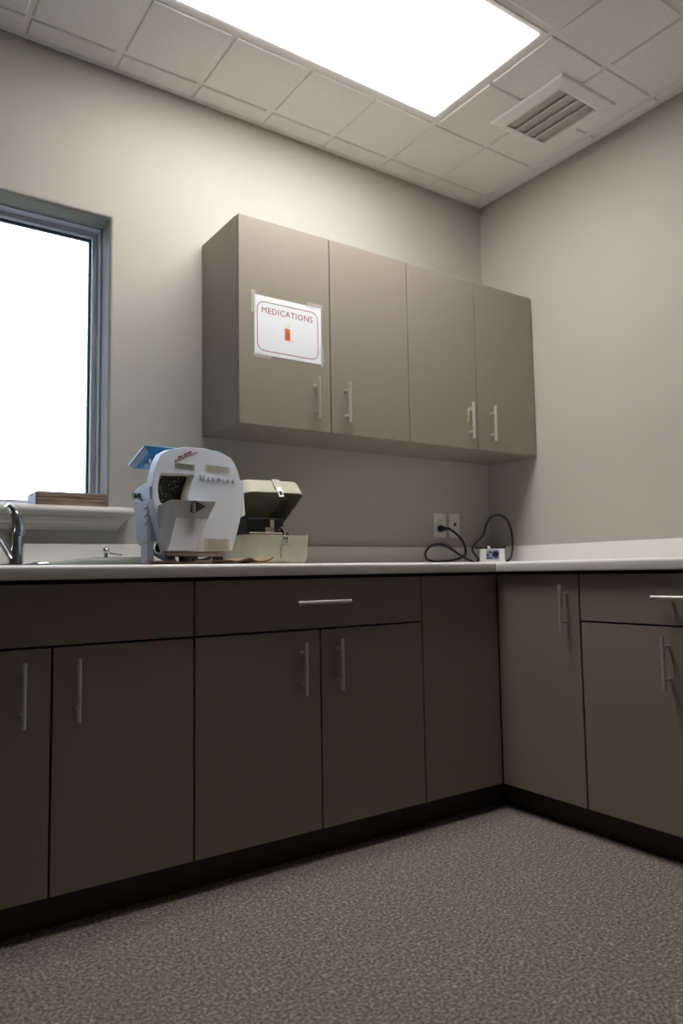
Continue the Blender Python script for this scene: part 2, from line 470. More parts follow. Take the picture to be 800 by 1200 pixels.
vent = thing('ceiling_vent', 'square white ceiling air vent with curved louvres near the right wall', 'air vent', ((VX0+VX1)/2, (VY0+VY1)/2, H - DROP))
zv = H - DROP - .0005
x0, x1, y0, y1 = -.497, -.168, -.920, -.552
o_ = [(x0,y0,zv),(x1,y0,zv),(x1,y1,zv),(x0,y1,zv)]
i_ = lambda z, g=0: [(VX0-g,VY0-g,z),(VX1+g,VY0-g,z),(VX1+g,VY1+g,z),(VX0-g,VY1+g,z)]
lo = [(x0+.004,y0+.004,zv-.010),(x1-.004,y0+.004,zv-.010),(x1-.004,y1-.004,zv-.010),(x0+.004,y1-.004,zv-.010)]
MB().loft([o_, lo, i_(zv-.016, .012), i_(zv-.014), i_(zv-.001), o_], False, False).build('flange', 'vent_white', vent, bevel=.0015)
MB().box((VX0-.003, VY0-.003, zv-.0008), (VX1+.003, VY1+.003, zv-.0002)).build('back_plate', 'vent_recess_shade', vent)
nb = 4; w = (VX1 - VX0) / nb
for k in range(nb):
    xa = VX0 + k*w
    prof = [(xa + .0004, zv-.0080), (xa + w*.35, zv-.0065), (xa + w*.7, zv-.0045), (xa + w - .0004, zv-.0030)]
    top = [(x, z + .0010) for x, z in reversed(prof)]
    lv = MB().prism([(x, VY0+.0005, z) for x, z in prof + top], (0, VY1-VY0-.001, 0)).build('louvre', 'vent_recess_shade', vent)
    if k: MB().box((xa-.0022, VY0+.0005, zv-.0140), (xa+.0022, VY1-.0005, zv-.0082)).build('louvre_lip', 'vent_white', lv)

# ------------------------------------------------------------------ cabinets
YD, ZB, ZD, ZT = .6162, .0945, .7056, .8630     # door plane, door bottom, drawer/door joint, door top
ZC0, ZC1 = .8747, .9113
DT, G = .019, .0029
class Front:
    """maps (along, depth, z) of a run to world: run 'L' stands on the back wall, run 'R' on the right wall"""
    def __init__(s, run): s.run = run
    def p(s, a, d, z): return (-a, -d, z) if s.run == 'L' else (-d, -a, z)
    def box(s, mb, a0, a1, d0, d1, z0, z1): return mb.box(s.p(a0, d0, z0), s.p(a1, d1, z1))
def handle(F, par, a, z, d, vertical=True, L=.158):
    mb = MB()
    if vertical:
        mb.cyl(F.p(a, d + .034, z - L/2), F.p(a, d + .034, z + L/2), .006, n=14)
        for s in (-1, 1): mb.cyl(F.p(a, d - .0005, z + s*.048), F.p(a, d + .032, z + s*.048), .0046, n=10)
    else:
        mb.cyl(F.p(a - L/2, d + .034, z), F.p(a + L/2, d + .034, z), .006, n=14)
        for s in (-1, 1): mb.cyl(F.p(a + s*L*.3, d - .0005, z), F.p(a + s*L*.3, d + .032, z), .0046, n=10)
    h = mb.build('handle', 'steel', par, smooth=True)
    return h
def carcass(F, par, a0, a1, depth, z0, z1, shelf=None):
    mb = MB(); t = .018; a0, a1 = a0 + .0008, a1 - .0008
    F.box(mb, a0, a0+t, .004, depth, z0, z1); F.box(mb, a1-t, a1, .004, depth, z0, z1)
    F.box(mb, a0+t, a1-t, .004, depth, z0, z0+t); F.box(mb, a0+t, a1-t, .004, .012, z0+t, z1)
    F.box(mb, a0+t, a1-t, depth-.06, depth, z1-t, z1)
    F.box(mb, a0+t, a1-t, .012, .07, z1-t, z1)
    return mb.build('body', 'carcass_gap_shade', par)
def leaf(F, par, name, a0, a1, z0, z1, d, g=G):
    mb = MB(); F.box(mb, a0+g, a1-g, d-DT, d, z0, z1)
    return mb.build(name, 'laminate', par, bevel=.0012)
def toe(F, par, a0, a1):
    mb = MB(); F.box(mb, a0, a1, .545, .5618, 0, ZB - .0015)
    mb.build('toe_kick', 'toe_vinyl', par)
FL, FR = Front('L'), Front('R')
g1, g2, g3, g4 = .9899, 1.4108, 1.8343, 2.2166
g6 = 2*g4 - g3
cab = lambda nm, lb, c: thing(nm, lb, 'cabinet', c)
BD = YD - DT - .001
# sink cabinet
c = cab('base_cabinet', 'dark taupe sink cabinet under the window with a plain fixed front panel', (-g4, -.3, 0))
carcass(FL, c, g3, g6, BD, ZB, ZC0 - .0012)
leaf(FL, c, 'fixed_panel', g3, g6, ZD + G, ZT, YD)
d = leaf(FL, c, 'door', g3, g4, ZB, ZD - G, YD); handle(FL, d, 2.159, .594, YD)
d = leaf(FL, c, 'door', g4, g6, ZB, ZD - G, YD); handle(FL, d, 2.289, .594, YD)
toe(FL, c, g3, g6)
# middle cabinet
c = cab('base_cabinet', 'dark taupe base cabinet with wide drawer and two doors below the trimmer and case', (-g2, -.3, 0))
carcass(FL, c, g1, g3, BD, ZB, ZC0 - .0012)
d = leaf(FL, c, 'drawer', g1, g3, ZD + G, ZT, YD); handle(FL, d, 1.414, .790, YD, False, .198)
d = leaf(FL, c, 'door', g2, g3, ZB, ZD - G, YD); handle(FL, d, 1.485, .590, YD)
d = leaf(FL, c, 'door', g1, g2, ZB, ZD - G, YD); handle(FL, d, 1.351, .593, YD)
toe(FL, c, g1, g3)
# corner cabinet
c = cab('base_cabinet', 'blind corner base cabinet with one plain handleless dark taupe panel', (-.6, -.3, 0))
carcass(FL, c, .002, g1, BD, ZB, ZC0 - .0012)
leaf(FL, c, 'fixed_panel', YD - .001, g1, ZB, ZT, YD)
toe(FL, c, .5618, g1)
# narrow cabinet on the right wall
g5, g7 = .9882, 1.400
g8 = 2*g7 - g5
c = cab('base_cabinet', 'narrow full-door taupe base cabinet on the right wall beside the corner', (-.3, -.8, 0))
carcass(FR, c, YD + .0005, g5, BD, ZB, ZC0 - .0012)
d = leaf(FR, c, 'door', YD + .001, g5, ZB, ZT, YD, .003); handle(FR, d, .936, .750, YD)
toe(FR, c, .5628, g5)
# drawer cabinet on the right wall
c = cab('base_cabinet', 'taupe base cabinet with drawer over doors at the right edge', (-.3, -g7, 0))
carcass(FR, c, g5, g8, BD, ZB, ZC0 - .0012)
d = leaf(FR, c, 'drawer', g5, g8, ZD + G, ZT, YD, .004); handle(FR, d, 1.385, .792, YD, False, .222)
d = leaf(FR, c, 'door', g5, g7, ZB, ZD - G, YD, .004); handle(FR, d, 1.304, .598, YD)
d = leaf(FR, c, 'door', g7, g8, ZB, ZD - G, YD); handle(FR, d, g7 + .065, .598, YD)
toe(FR, c, g5, g8)

# upper cabinets
UD, UT, UB = .3143, 2.1622, 1.4061
u1, u2, u3, u4 = .3832, .7699, 1.1547, 1.5419
for a0, am, a1, ha, hb, lb in ((u2, u3, u4, 1.228, 1.090, 'taupe wall cabinet with the taped medications sign on its door'),
                               (.001, u1, u2, .4395, .306, 'taupe wall cabinet without a sign, in the corner by the right wall')):
    c = cab('wall_cabinet', lb, (-am, -.15, UB))
    mb = MB(); t = .018; e = .0008; dp = UD - DT - .0015
    mb.box((-a0-e, -.0005, UB), (-a0-t, -dp, UT)); mb.box((-a1+e, -.0005, UB), (-a1+t, -dp, UT))
    mb.box((-a0-t, -.0005, UB), (-a1+t, -dp, UB+t)); mb.box((-a0-t, -.0005, UT-t), (-a1+t, -dp, UT)); mb.box((-a0-t, -.0005, UB+t), (-a1+t, -.008, UT-t))
    mb.box((-a0-t, -.008, 1.78), (-a1+t, -dp+.01, 1.798))
    mb.build('body', 'laminate', c)
    d = leaf(FL, c, 'door', am, a1, UB, UT, UD, .0024); handle(FL, d, ha, 1.526, UD)
    d = leaf(FL, c, 'door', a0 + (.004 if a0 < .01 else 0), am, UB, UT, UD, .0024); handle(FL, d, hb, 1.526, UD)

# ------------------------------------------------------------------ worktop with sink cut-out
YC = .6514; CE = g6 + .02; RE = g8 + .02
SKX0, SKX1, SKY0, SKY1 = -2.50, -1.985, -.555, -.145
wt = thing('worktop', 'white L-shaped worktop running along both walls over the base cabinets', 'countertop', (-1.2, -.3, ZC0))
pr_ = [(.03, ZC0), (.004, ZC0), (.001, ZC0+.002), (0, ZC0+.005), (0, ZC1-.012)] + [(.010*(1-math.sin(a)), ZC1-.012+.012*(1-math.cos(PI/2-a)) if False else ZC1-.012+.012*math.sin(PI/2-(PI/2-a))) for a in []]
pr_ += [(.010*(1-math.cos(a)), ZC1-.010+.010*math.sin(a)) for a in [PI/2*i/6 for i in range(7)]] + [(.03, ZC1)]
e0 = [(-CE, -YC+o, z) for o, z in pr_]; e1 = [(-YC+o, -YC+o, z) for o, z in pr_]; e2 = [(-YC+o, -RE, z) for o, z in pr_]
mb = MB(); mb.loft([e0, e1, e2])
b0 = YC - .03
mb.box((-CE, -b0, ZC0), (SKX0, -.001, ZC1)); mb.box((SKX0, -b0, ZC0), (SKX1, SKY0, ZC1)); mb.box((SKX0, SKY1, ZC0), (SKX1, -.001, ZC1))
mb.box((SKX1, -b0, ZC0), (-.001, -.001, ZC1)); mb.box((-b0, -RE, ZC0), (-.001, -b0, ZC1))
mb.build('counter_slab', 'counter_white', wt, smooth=True)
BS = .9925
def splash(pts):
    return [(0, ZC1+.0002), (.026, ZC1+.0002), (.0225, ZC1+.006), (.0205, ZC1+.014), (.020, BS-.006), (.0185, BS-.002), (.015, BS), (0, BS)]
sp_ = splash(0)
tag(MB().loft([[(-CE, -.001-o, z) for o, z in sp_], [(-.001-o, -.001-o, z) for o, z in sp_]]).build('backsplash', 'counter_white', smooth=True), 'white backsplash strip behind the sink and trimmer, under the outlets', 'backsplash', 'backsplash strips')
tag(MB().loft([[(-.001-o, -RE, z) for o, z in sp_], [(-.001-o, -.0012-o, z) for o, z in sp_]]).build('backsplash', 'counter_white', smooth=True), 'bright white backsplash strip along the right wall', 'backsplash', 'backsplash strips')

# sink
sk = thing('sink', 'stainless drop-in sink basin below the window', 'sink', ((SKX0+SKX1)/2, (SKY0+SKY1)/2, ZC1))
def rr(x0, x1, y0, y1, r, z, n=5):
    out = []
    for cx, cy, a0 in ((x1-r, y1-r, 0), (x0+r, y1-r, PI/2), (x0+r, y0+r, PI), (x1-r, y0+r, 3*PI/2)):
        out += [(cx + r*math.cos(a0+PI/2*i/n), cy + r*math.sin(a0+PI/2*i/n), z) for i in range(n+1)]
    return out
s_ = lambda g, z, r: rr(SKX0-g, SKX1+g, SKY0-g, SKY1+g, r, z)
MB().loft([s_(.018, ZC1+.0004, .04), s_(.017, ZC1+.003, .04), s_(-.004, ZC1+.003, .05)], False, False).build('rim', 'sink_steel', sk, smooth=True)
MB().loft([s_(-.004, ZC1+.003, .05), s_(-.008, ZC1-.01, .05), s_(-.03, ZC1-.16, .05), s_(-.05, ZC1-.17, .04)], False, True).build('basin', 'sink_steel', sk, smooth=True)

# ------------------------------------------------------------------ faucet
fx, fy = -2.214, -.105
ft = thing('faucet', 'chrome single-lever faucet at the left edge under the window', 'faucet', (fx, fy, ZC1))
MB().loft([rr(fx-.075, fx+.05, fy-.026, fy+.026, .025, ZC1+.0003), rr(fx-.075, fx+.05, fy-.026, fy+.026, .025, ZC1+.008), rr(fx-.068, fx+.043, fy-.02, fy+.02, .02, ZC1+.013)]).build('base_plate', 'chrome', ft, smooth=True)
MB().cyl((fx, fy, ZC1+.0125), (fx, fy, 1.018), .0255, .0245, n=24).build('body', 'chrome', ft, smooth=True)
MB().cyl((fx, fy, 1.0175), (fx, fy, 1.0215), .0275, n=24).build('collar', 'chrome', ft, smooth=True)
lev = [(20.5, 628), (20.5, 617), (19, 607), (15, 600), (11.5, 595), (8, 591.5)]
pts = [on(x, y, 1, fy - .002 * i) for i, (x, y) in enumerate(lev)]
MB().tube(pts, [.0248, .0238, .0195, .0135, .0115, .0095], n=18).build('lever', 'chrome', ft, smooth=True)
p0 = Vector((fx - .012, fy - .008, ZC1 + .032)); p1 = on(0, 631, 1, fy - .05); dd = p1 - p0
MB().tube([p0, p0 + dd*.5, p1, p1 + dd*.6, p1 + dd*1.3 + Vector((0, -.03, 0)), p1 + dd*1.7 + Vector((0, -.05, -.02)), p1 + dd*1.75 + Vector((0, -.053, -.045))], .0115, n=16).build('spout', 'chrome', ft, smooth=True)

# spray head and clear hose lying behind the sink
hs = thing('spray_hose', 'clear pale hose with chrome spray nozzle lying on the counter behind the sink', 'hose', (-2.15, -.09, ZC1))
ha = on(37, 657.5, 1, -.085); hb = on(57, 655.5, 1, -.085)
za = ZC1 + .0095
MB().tube([(ha.x-.016, -.085, za-.003), (ha.x, -.085, za), (ha.x+.012, -.085, za+.0005), (hb.x-.004, -.085, za+.0015), (hb.x+.002, -.085, za+.0015)], [.0045, .0065, .0095, .0095, .007], n=16, sub=3).build('nozzle', 'chrome', hs, smooth=True)
MB().tube([(hb.x, -.085, za+.0015), (hb.x+.05, -.09, za+.004), (hb.x+.14, -.10, za+.0075), (hb.x+.26, -.12, za+.0075), (-1.80, -.15, za+.0075)], [.0065, .0105, .0155, .0165, .0165], n=16).build('tube', 'hose_tube', hs, smooth=True)
# small knob with a bead chain
kb = thing('chrome_knob', 'small chrome knob fitting with a short bead chain beside the backsplash', 'fitting', (-1.925, -.06, ZC1))
kp = on(124, 645, 1, -.055)
MB().cyl((kp.x, -.055, ZC1), (kp.x, -.055, kp.z-.004), .0075, .0075, n=14).build('post', 'chrome', kb, smooth=True)
MB().sphere((kp.x, -.055, kp.z), .0125, 8, .9).build('cap', 'chrome', kb, smooth=True)
for k in range(5):
    bpos = (kp.x + .016 + k*.0085, -.055 - .002*k, kp.z - .010 - .0012*k)
    MB().sphere(bpos, .0036, 5).build('bead', 'dark_metal', kb, smooth=True)

# wood-grain block on the sill
bx0, bx1, by0, by1, bz = -2.139, -1.912, -.032, .09, 1.1202
bk = thing('wooden_block', 'brown wood-grain two-layer block with a pale end on the window sill', 'block', ((bx0+bx1)/2, .03, bz))
MB().box((bx0, by0, bz), (bx1, by1, bz+.0265)).build('lower_board', 'wood_grain', bk, bevel=.001)
MB().box((bx0+.001, by0+.002, bz+.0266), (bx1-.001, by1, bz+.0284)).build('joint', 'cardboard_dark', bk)
MB().box((bx0, by0, bz+.0285), (bx1, by1, bz+.0455)).build('upper_board', 'wood_grain', bk, bevel=.001)
mb = MB(); prof = []
for i in range(9):
    u = i / 8; prof.append((by0 + .003 + (by1-by0-.006)*u, bz + .043 - .009*math.sin(PI*min(1, u*1.0))))
ring = [(bx0-.0005, by0+.003, bz+.0003)] + [(bx0-.0005, y, z) for y, z in prof] + [(bx0-.0005, by1-.003, bz+.0003)]
mb.prism(ring, (-.004, 0, 0)).build('pale_end', 'page_edge', bk)

# ------------------------------------------------------------------ model trimmer
TH = R(14); TO = Vector((-1.75, -.50, ZC1))
tu = Vector((math.cos(TH), math.sin(TH), 0)); tv = Vector((-math.sin(TH), math.cos(TH), 0)); tz = Vector((0, 0, 1))
tm = thing('model_trimmer', 'white plastic plaster model trimmer with HANDLER lettering on the counter', 'machine', TO, TH)
LIFT = .0055    # stands on the cardboard
def L3(u, v, z): return TO + tu*u + tv*v + tz*z
def cp(a, b): return 150 + a/5.3333, 510 + b/5.3333
def fp(a, b, v=0.0):
    x, y = cp(a, b); return onplane(x, y, TO + tv*v, tv)
def lc(p): d = p - TO; return d.dot(tu), d.dot(tv), d.z
def smooth_loop(P, sub=4):
    n = len(P); out = []
    for i in range(n):
        p0, p1, p2, p3 = P[(i-1)%n], P[i], P[(i+1)%n], P[(i+2)%n]
        for k in range(sub):
            u = k/sub; out.append(.5*((2*p1)+(-p0+p2)*u+(2*p0-5*p1+4*p2-p3)*u*u+(-p0+3*p1-3*p2+p3)*u**3))
    return out
outl = [(240,728),(205,620),(172,500),(152,410),(152,300),(163,230),(183,165),(208,116),(262,88),(360,73),(480,83),(590,113),(640,142),(668,182),(690,240),(706,300),(712,420),(704,515),(690,580),(652,718),(640,728)]
front = [fp(*p) for p in outl]
hole = [fp(*p) for p in [(214,236),(203,246),(196,272),(190,310),(188,350),(193,392),(206,428),(235,440),(300,440),(372,430),(374,372),(392,318),(414,256),(408,246),(395,243),(300,240)]]
MB().plate(front, hole, tv*.030).build('front_cover', 'white_abs', tm, bevel=.0025)
# cream inner collar of the opening
inn = [h + tv*.006 for h in hole]
ctr = sum(hole, Vector()) / len(hole)
inn2 = [ctr + (h - ctr)*.90 + tv*.012 for h in hole]; inn3 = [p + tv*.016 for p in inn2]; inn4 = [h*1.0 + tv*.028 for h in hole]
inn = [ctr + (h - ctr)*.995 + tv*.002 for h in hole]
inn4 = [ctr + (h - ctr)*.995 + tv*.028 for h in hole]
MB().loft([inn, inn2, inn3, inn4, inn], False, False).build('opening_collar', 'cream_edge', tm, smooth=True)
# abrasive wheel
wc = fp(385, 352, .045)
wl = lc(wc)
me = MB()
for (ra_, rb_, va, vb) in ((.118, .118, 0, .012),):
    me.cyl((0, 0, 0), (0, .012, 0), .118, n=48)
wo_ = finish('abrasive_wheel', me.mesh('abrasive_wheel'), 'abrasive', tm, smooth=True)
wo_.location = wl
WM[wo_] = WM[tm] @ Matrix.Translation(wl)
MB().cyl((0, -.012, 0), (0, -.0002, 0), .016, .024, n=24).build('hub', 'cream_edge', wo_, local=True, smooth=True)
# wheel housing closing the back of the opening
MB().cyl(wc + tv*.014, wc + tv*.016, .125, n=40).build('wheel_guard', 'black_plastic', tm)
# work table scoop
v1, v2 = -.060, -.048
TL, TR_, ML, MR = fp(268,402,v1), fp(550,415,v1), fp(300,515,v2), fp(497,525,v2)
BLp, BRp = fp(250,722,-.060), fp(415,722,-.060)
e_ = .0005
bTL = fp(190,438,-e_); bML = fp(198,590,-e_); bBL = fp(236,722,-e_)
tr_l = lc(TR_); mr_l = lc(MR); br_l = lc(BRp)
bTR = L3(tr_l[0] + .012, -e_, tr_l[2] - .018); bMR = L3(mr_l[0] + .02, -e_, mr_l[2] - .01); bBR = L3(br_l[0] + .008, -e_, br_l[2])
low = [TL, TR_, bTR, bTL]; mid = [ML, MR, bMR, bML]; bot = [BLp, BRp, bBR, bBL]
dz = Vector((0, 0, -.012))
inner_top = [TL + tv*.004 + tu*.004, TR_ + tv*.004 - tu*.004, bTR - tu*.004 + Vector((0,0,0)), bTL + tu*.004]
MB().loft([bot, mid, low, inner_top, [p + dz for p in inner_top]]).build('work_table', 'grey_abs', tm, bevel=.003)
# knob (black triangular pointer)
kn = [fp(a, b, v1-.001) for a, b in ((405,407), (476,447), (408,486), (400,470), (398,425))]
pk = MB().prism([p + tv*.014 for p in kn], -tv*.024).build('pointer_knob', 'black_plastic', tm, bevel=.0015)
MB().prism([fp(397,420,v1-.0012), fp(403,412,v1-.0012), fp(405,480,v1-.0012), fp(399,472,v1-.0012)], -tv*.0128).build('chrome_edge', 'chrome', pk)
# side clips
MB().prism([fp(700,279,.006), fp(717,286,.006), fp(733,500,.006), fp(706,514,.006), fp(714,420,.006)], tv*.03).build('side_clip', 'white_abs', tm, bevel=.002)
cu = lc(fp(150, 350))[0]
def side(a, b, du=0):
    x, y = cp(a, b); return onplane(x, y, TO + tu*(cu+du), tu)
MB().prism([side(100,322,-.004), side(134,318,-.004), side(136,400,-.004), side(102,398,-.004)], tu*.010).build('side_clip', 'white_abs', tm, bevel=.0015)
# side panel (body)
sp0 = [side(150,300,.004), side(128,292,.004), side(95,305,.004), side(60,330,.004), side(38,352,.004), side(40,470,.004), side(46,650,.004), side(54,676,.004), side(72,692,.004), side(112,676,.004), side(150,655,.004)]
loc = [lc(p) for p in sp0]
ring = [L3(u, max(v, .0305), z) for u, v, z in loc]
body = MB().prism(ring, tu*.012).build('side_housing', 'white_abs', tm, bevel=.003)
MB().box((-.02, .064, .062), (.125, .20, .30)).build('motor_housing', 'white_abs', tm, local=True, bevel=.008, seg=3)
for a, b, c_, d_ in ((100,466,118,452), (103,514,128,496), (106,566,142,543)):
    P = [side(a,b-5,.0035), side(c_,d_-5,.0035), side(c_,d_+2,.0035), side(a,b+2,.0035)]
    P = [L3(lc(p)[0], max(lc(p)[1], .031), lc(p)[2]) for p in P]
    MB().prism(P, -tu*.001).build('vent_slot', 'slot_dark', body)
MB().prism([side(60,365,.0035), side(74,365,.0035), side(78,392,.0035), side(98,412,.0035), side(86,416,.0035), side(62,392,.0035)], -tu*.002).build('switch_recess', 'black_plastic', body)
MB().prism([side(36,374,.003), side(48,362,.003), side(52,382,.003), side(46,394,.003)], -tu*.008).build('power_switch', 'switch_green', body)
sc = side(93, 662, .0035); MB().cyl(sc, sc - tu*.002, .004, n=12).build('screw', 'steel', body)
rc_ = side(50, 428, .0035); MB().cyl(rc_, rc_ - tu*.001, .0028, n=10).build('red_mark', 'print_red', body)
MB().box((cu+.017, .064, .072), (-.021, .085, .215)).build('back_panel', 'white_abs', tm, local=True, bevel=.002)
# legs and feet
la, lb_ = side(80, 690, .006), side(118, 690, .006)
va, vb = lc(la)[1], lc(lb_)[1]
MB().box((cu+.006, min(va, vb), LIFT), (cu+.03, max(va, vb), .072)).build('leg', 'white_abs', tm, local=True, bevel=.002)
for (ua, ub, v_a, v_b, zt) in ((-.055, -.035, .035, .06, .064), (.075, .1, .035, .06, .064), (.075, .1, .165, .19, .064), (-.015, .01, .165, .19, .064)):
    MB().box((ua, v_a, LIFT), (ub, v_b, zt)).build('leg', 'black_plastic', tm, local=True, bevel=.002)
# underside motor and water tubes
MB().cyl(L3(-.13, .05, .052), L3(-.02, .09, .044), .016, .02, n=18).build('motor_can', 'dark_metal', tm, smooth=True)
MB().tube([L3(-.155, .06, .060), L3(-.150, .045, .035), L3(-.13, .03, .018), L3(-.10, .03, .013), L3(-.06, .07, .013)], .005, n=10).build('water_tube', 'pale_blue', tm, smooth=True)
MB().tube([L3(.00, .05, .012), L3(.03, .035, .016), L3(.055, .035, .032), L3(.06, .06, .05)], .006, n=10).build('drain_tube', 'print_grey', tm, smooth=True)
MB().box((-.138, .012, .026), (.085, .055, .0370)).box((-.13, .0305, .037), (.1, .055, .0615)).build('base_lip', 'grey_abs', tm, local=True, bevel=.002)
# lettering
def on_front(me, name, m, a, b, par, rot=0, v=-.0006):
    u, _, z = lc(fp(a, b)); o = finish(name, me, m, par)
    o.location = (u, v, z); o.rotation_euler = (R(90), 0, 0)
    if rot: o.rotation_euler = (Matrix.Rotation(R(90), 3, 'X') @ Matrix.Rotation(rot, 3, 'Z')).to_euler()
    return o
fc = tm
lw = [('H', 461, 268, .027)] + [(ch, x, y, .019) for ch, x, y in (('A', 499, 276), ('N', 531, 279), ('D', 563, 282), ('L', 594, 286), ('E', 624, 289), ('R', 655, 291))]
for ch, x, y, s in lw:
    o = on_front(text_mesh(ch, s, 'letter', 1, .0018), 'raised_letter', 'letter_shade', x, y, tm, v=-.0019)
def sticker(a0, b0, a1, b1, m, rows, mp_='print_grey'):
    c0, c1 = lc(fp(a0, b0)), lc(fp(a1, b1)); ua, ub, zt, zb = c0[0], c1[0], c0[2], c1[2]
    s = MB().box((ua, -.0012, zb), (ub, -.0004, zt)).build('sticker', m, tm, local=True)
    mb = MB(); hgt = (zt - zb) / (rows + 1)
    for r_ in range(rows):
        x = ua + (ub-ua)*.08
        while x < ub - (ub-ua)*.12:
            w_ = random.uniform(.003, .010); x2 = min(x + w_, ub - (ub-ua)*.06); zz = zt - hgt*(r_+.75)
            mb.box((x, -.0015, zz - hgt*.25), (x2, -.0013, zz + hgt*.15)); x = x2 + .002
    mb.build('fine_print', mp_, s, local=True)
sticker(297, 172, 414, 220, 'sticker_grey', 3, 'slot_dark')
sticker(484, 182, 634, 240, 'sticker', 5)
sticker(484, 645, 632, 722, 'sticker', 6)
# red handwritten-looking mark with underline
def stroke(pts, r):
    return MB().tube([fp(a, b, -.0008) for a, b in pts], r, n=6, sub=3)
stroke([(290,161), (340,142), (395,118), (430,105)], .0011).build('red_underline', 'print_red', tm)
for pts in ([(312,138),(318,131),(322,138),(327,129),(331,136),(336,126)], [(346,124),(352,115),(358,118),(356,125),(364,120),(366,112)], [(372,114),(378,105),(383,112),(388,103),(393,109),(399,101)]):
    stroke(pts, .0011).build('red_script', 'print_red', tm)
# blue tray resting on top: supports are part of the trimmer
A0 = on(169, 522, 1, -.36)
tilt = Vector((0, .144, -.041)).normalized(); nrm = Vector((1, 0, 0)).cross(tilt)
tw, td = .262, .155
def tp(a, b, c_): return A0 + Vector((a, 0, 0)) + tilt*b + nrm*c_
def trect(i, c_): return [tp(i, i, c_), tp(tw-i, i, c_), tp(tw-i, td-i, c_), tp(i, td-i, c_)]
ty = thing('plastic_tray', 'tilted shallow blue plastic tray resting on top of the model trimmer', 'tray', (A0.x + tw/2, A0.y + td/2, A0.z - .05))
MB().loft([trect(.020, -.020), trect(.010, -.002), trect(0, -.002), trect(0, .002), trect(.012, .002), trect(.022, -.018)], True, True).build('tray_body', 'blue_plastic', ty, bevel=.001)
for a, b in ((tp(-.0004, .004, -.001), tp(-.0004, td-.004, -.001)),):
    MB().hexa([tp(.0045, .004, -.0022), tp(.0045, td-.004, -.0022), tp(.0165, td-.012, -.0165), tp(.0165, .012, -.0165), tp(.003, .004, -.0045), tp(.003, td-.004, -.0045), tp(.0145, td-.012, -.019), tp(.0145, .012, -.019)]).build('tray_side_sheen', 'pale_blue', ty)  # pale overlay painting the window's reflection on the glossy left side
# two white support bars under the tray
for b_ in (.045, .085):
    pa, pb = tp(.03, b_, -.029), tp(.2, b_, -.029)
    MB().cyl(pa, pb, .0085, n=16).build('tray_support', 'white_abs', tm, smooth=True)
pu = lc(tp(.14, .065, -.03))
MB().box((pu[0]-.02, pu[1]-.04, .295), (pu[0]+.02, pu[1]+.03, pu[2]-.004)).build('support_block', 'white_abs', tm, local=True)

# ------------------------------------------------------------------ cardboard under the trimmer
cbd = thing('cardboard_sheet', 'torn wavy corrugated cardboard sheet under the white trimmer', 'cardboard', (-1.78, -.5, ZC1), R(8))
cinv = WM[cbd]
def cz(u):   # height of the sheet's underside along its length
    z = .0004 + .0042*(1+.5*math.sin(u*31+1))
    z += .0115*math.exp(-((u-.115)/.026)**2) + .0015*math.exp(-((u-.05)/.03)**2)
    if u > .17: z += .013*((u-.17)/.045)**1.6
    return z
us = [-.16 + .375*i/90 for i in range(91)]
def ribbon(z0, z1, name, m, y0, y1, wave=0):
    mb = MB(); n_ = len(us); vs = []; fs = []
    for u in us:
        w_ = wave*math.sin(u*2*PI/.0075)
        dmg = .004*math.sin(u*37)+.003*math.sin(u*91)
        yy0 = y0 + dmg
        vs += [(u, yy0, cz(u)+z0+w_), (u, y1, cz(u)+z0+w_), (u, y1, cz(u)+z1+w_), (u, yy0, cz(u)+z1+w_)]
    for i in range(n_-1):
        a = i*4; b = a+4
        fs += [(a, a+1, b+1, b), (a+1, a+2, b+2, b+1), (a+2, a+3, b+3, b+2), (a+3, a, b, b+3)]
    fs += [(0, 3, 2, 1), ((n_-1)*4, (n_-1)*4+1, (n_-1)*4+2, (n_-1)*4+3)]
    return mb.add(vs, fs).build(name, m, cbd, local=True)
ribbon(0, .0009, 'bottom_liner', 'cardboard', -0.113, -.012)
ribbon(.0019, .0027, 'fluted_core', 'cardboard_dark', -0.111, -.012, .0009)
ribbon(.0038, .0047, 'top_liner', 'cardboard', -0.110, -.012)
# the flat rest of the sheet that carries the legs
MB().box((-.16, -.0118, .0003), (.16, .235, .0052)).build('flat_sheet', 'cardboard', cbd, local=True)

# ------------------------------------------------------------------ open sage case
CO = Vector((-1.332, -.400, ZC1)); CT = R(-4)
cs = thing('equipment_case', 'open sage green hard case holding a dark machine, beside the white trimmer', 'case', CO, CT)
CW, CDp, CH = .245, .31, .102        # local: x from -CW+.02 .. .02, y 0..CDp
X0, X1 = -CW + .022, .022
def cring(i, z, y0=0.0, y1=CDp, rl=.05, rr_=.02, tf=None):
    out = []
    for cx, cy, a0, r_ in ((X1-i-max(rr_-i,.004), y1-i-max(.02-i,.004), 0, max(rr_-i,.004)), (X0+i+max(.02-i,.004), y1-i-max(.02-i,.004), PI/2, max(.02-i,.004)),
                           (X0+i+max(rl-i,.01), y0+i+max(rl-i,.01), PI, max(rl-i,.01)), (X1-i-max(rr_-i,.004), y0+i+max(rr_-i,.004), 3*PI/2, max(rr_-i,.004))):
        for k in range(6):
            a = a0 + PI/2*k/5; p = Vector((cx + r_*math.cos(a), cy + r_*math.sin(a), z)); out.append(tf @ p if tf else p)
    return out
base = MB().loft([cring(.026, .0), cring(.016, .006), cring(.006, .022), cring(.001, CH-.006), cring(0, CH-.004), cring(0, CH), cring(.005, CH), cring(.008, CH-.02), cring(.02, .014)]).build('case_base', 'sage', cs, local=True, smooth=True)
op = R(28.5)
TF = Matrix.Translation((0, CDp, CH + .002)) @ Matrix.Rotation(-op, 4, 'X') @ Matrix.Translation((0, -CDp, 0))
lidh = .068
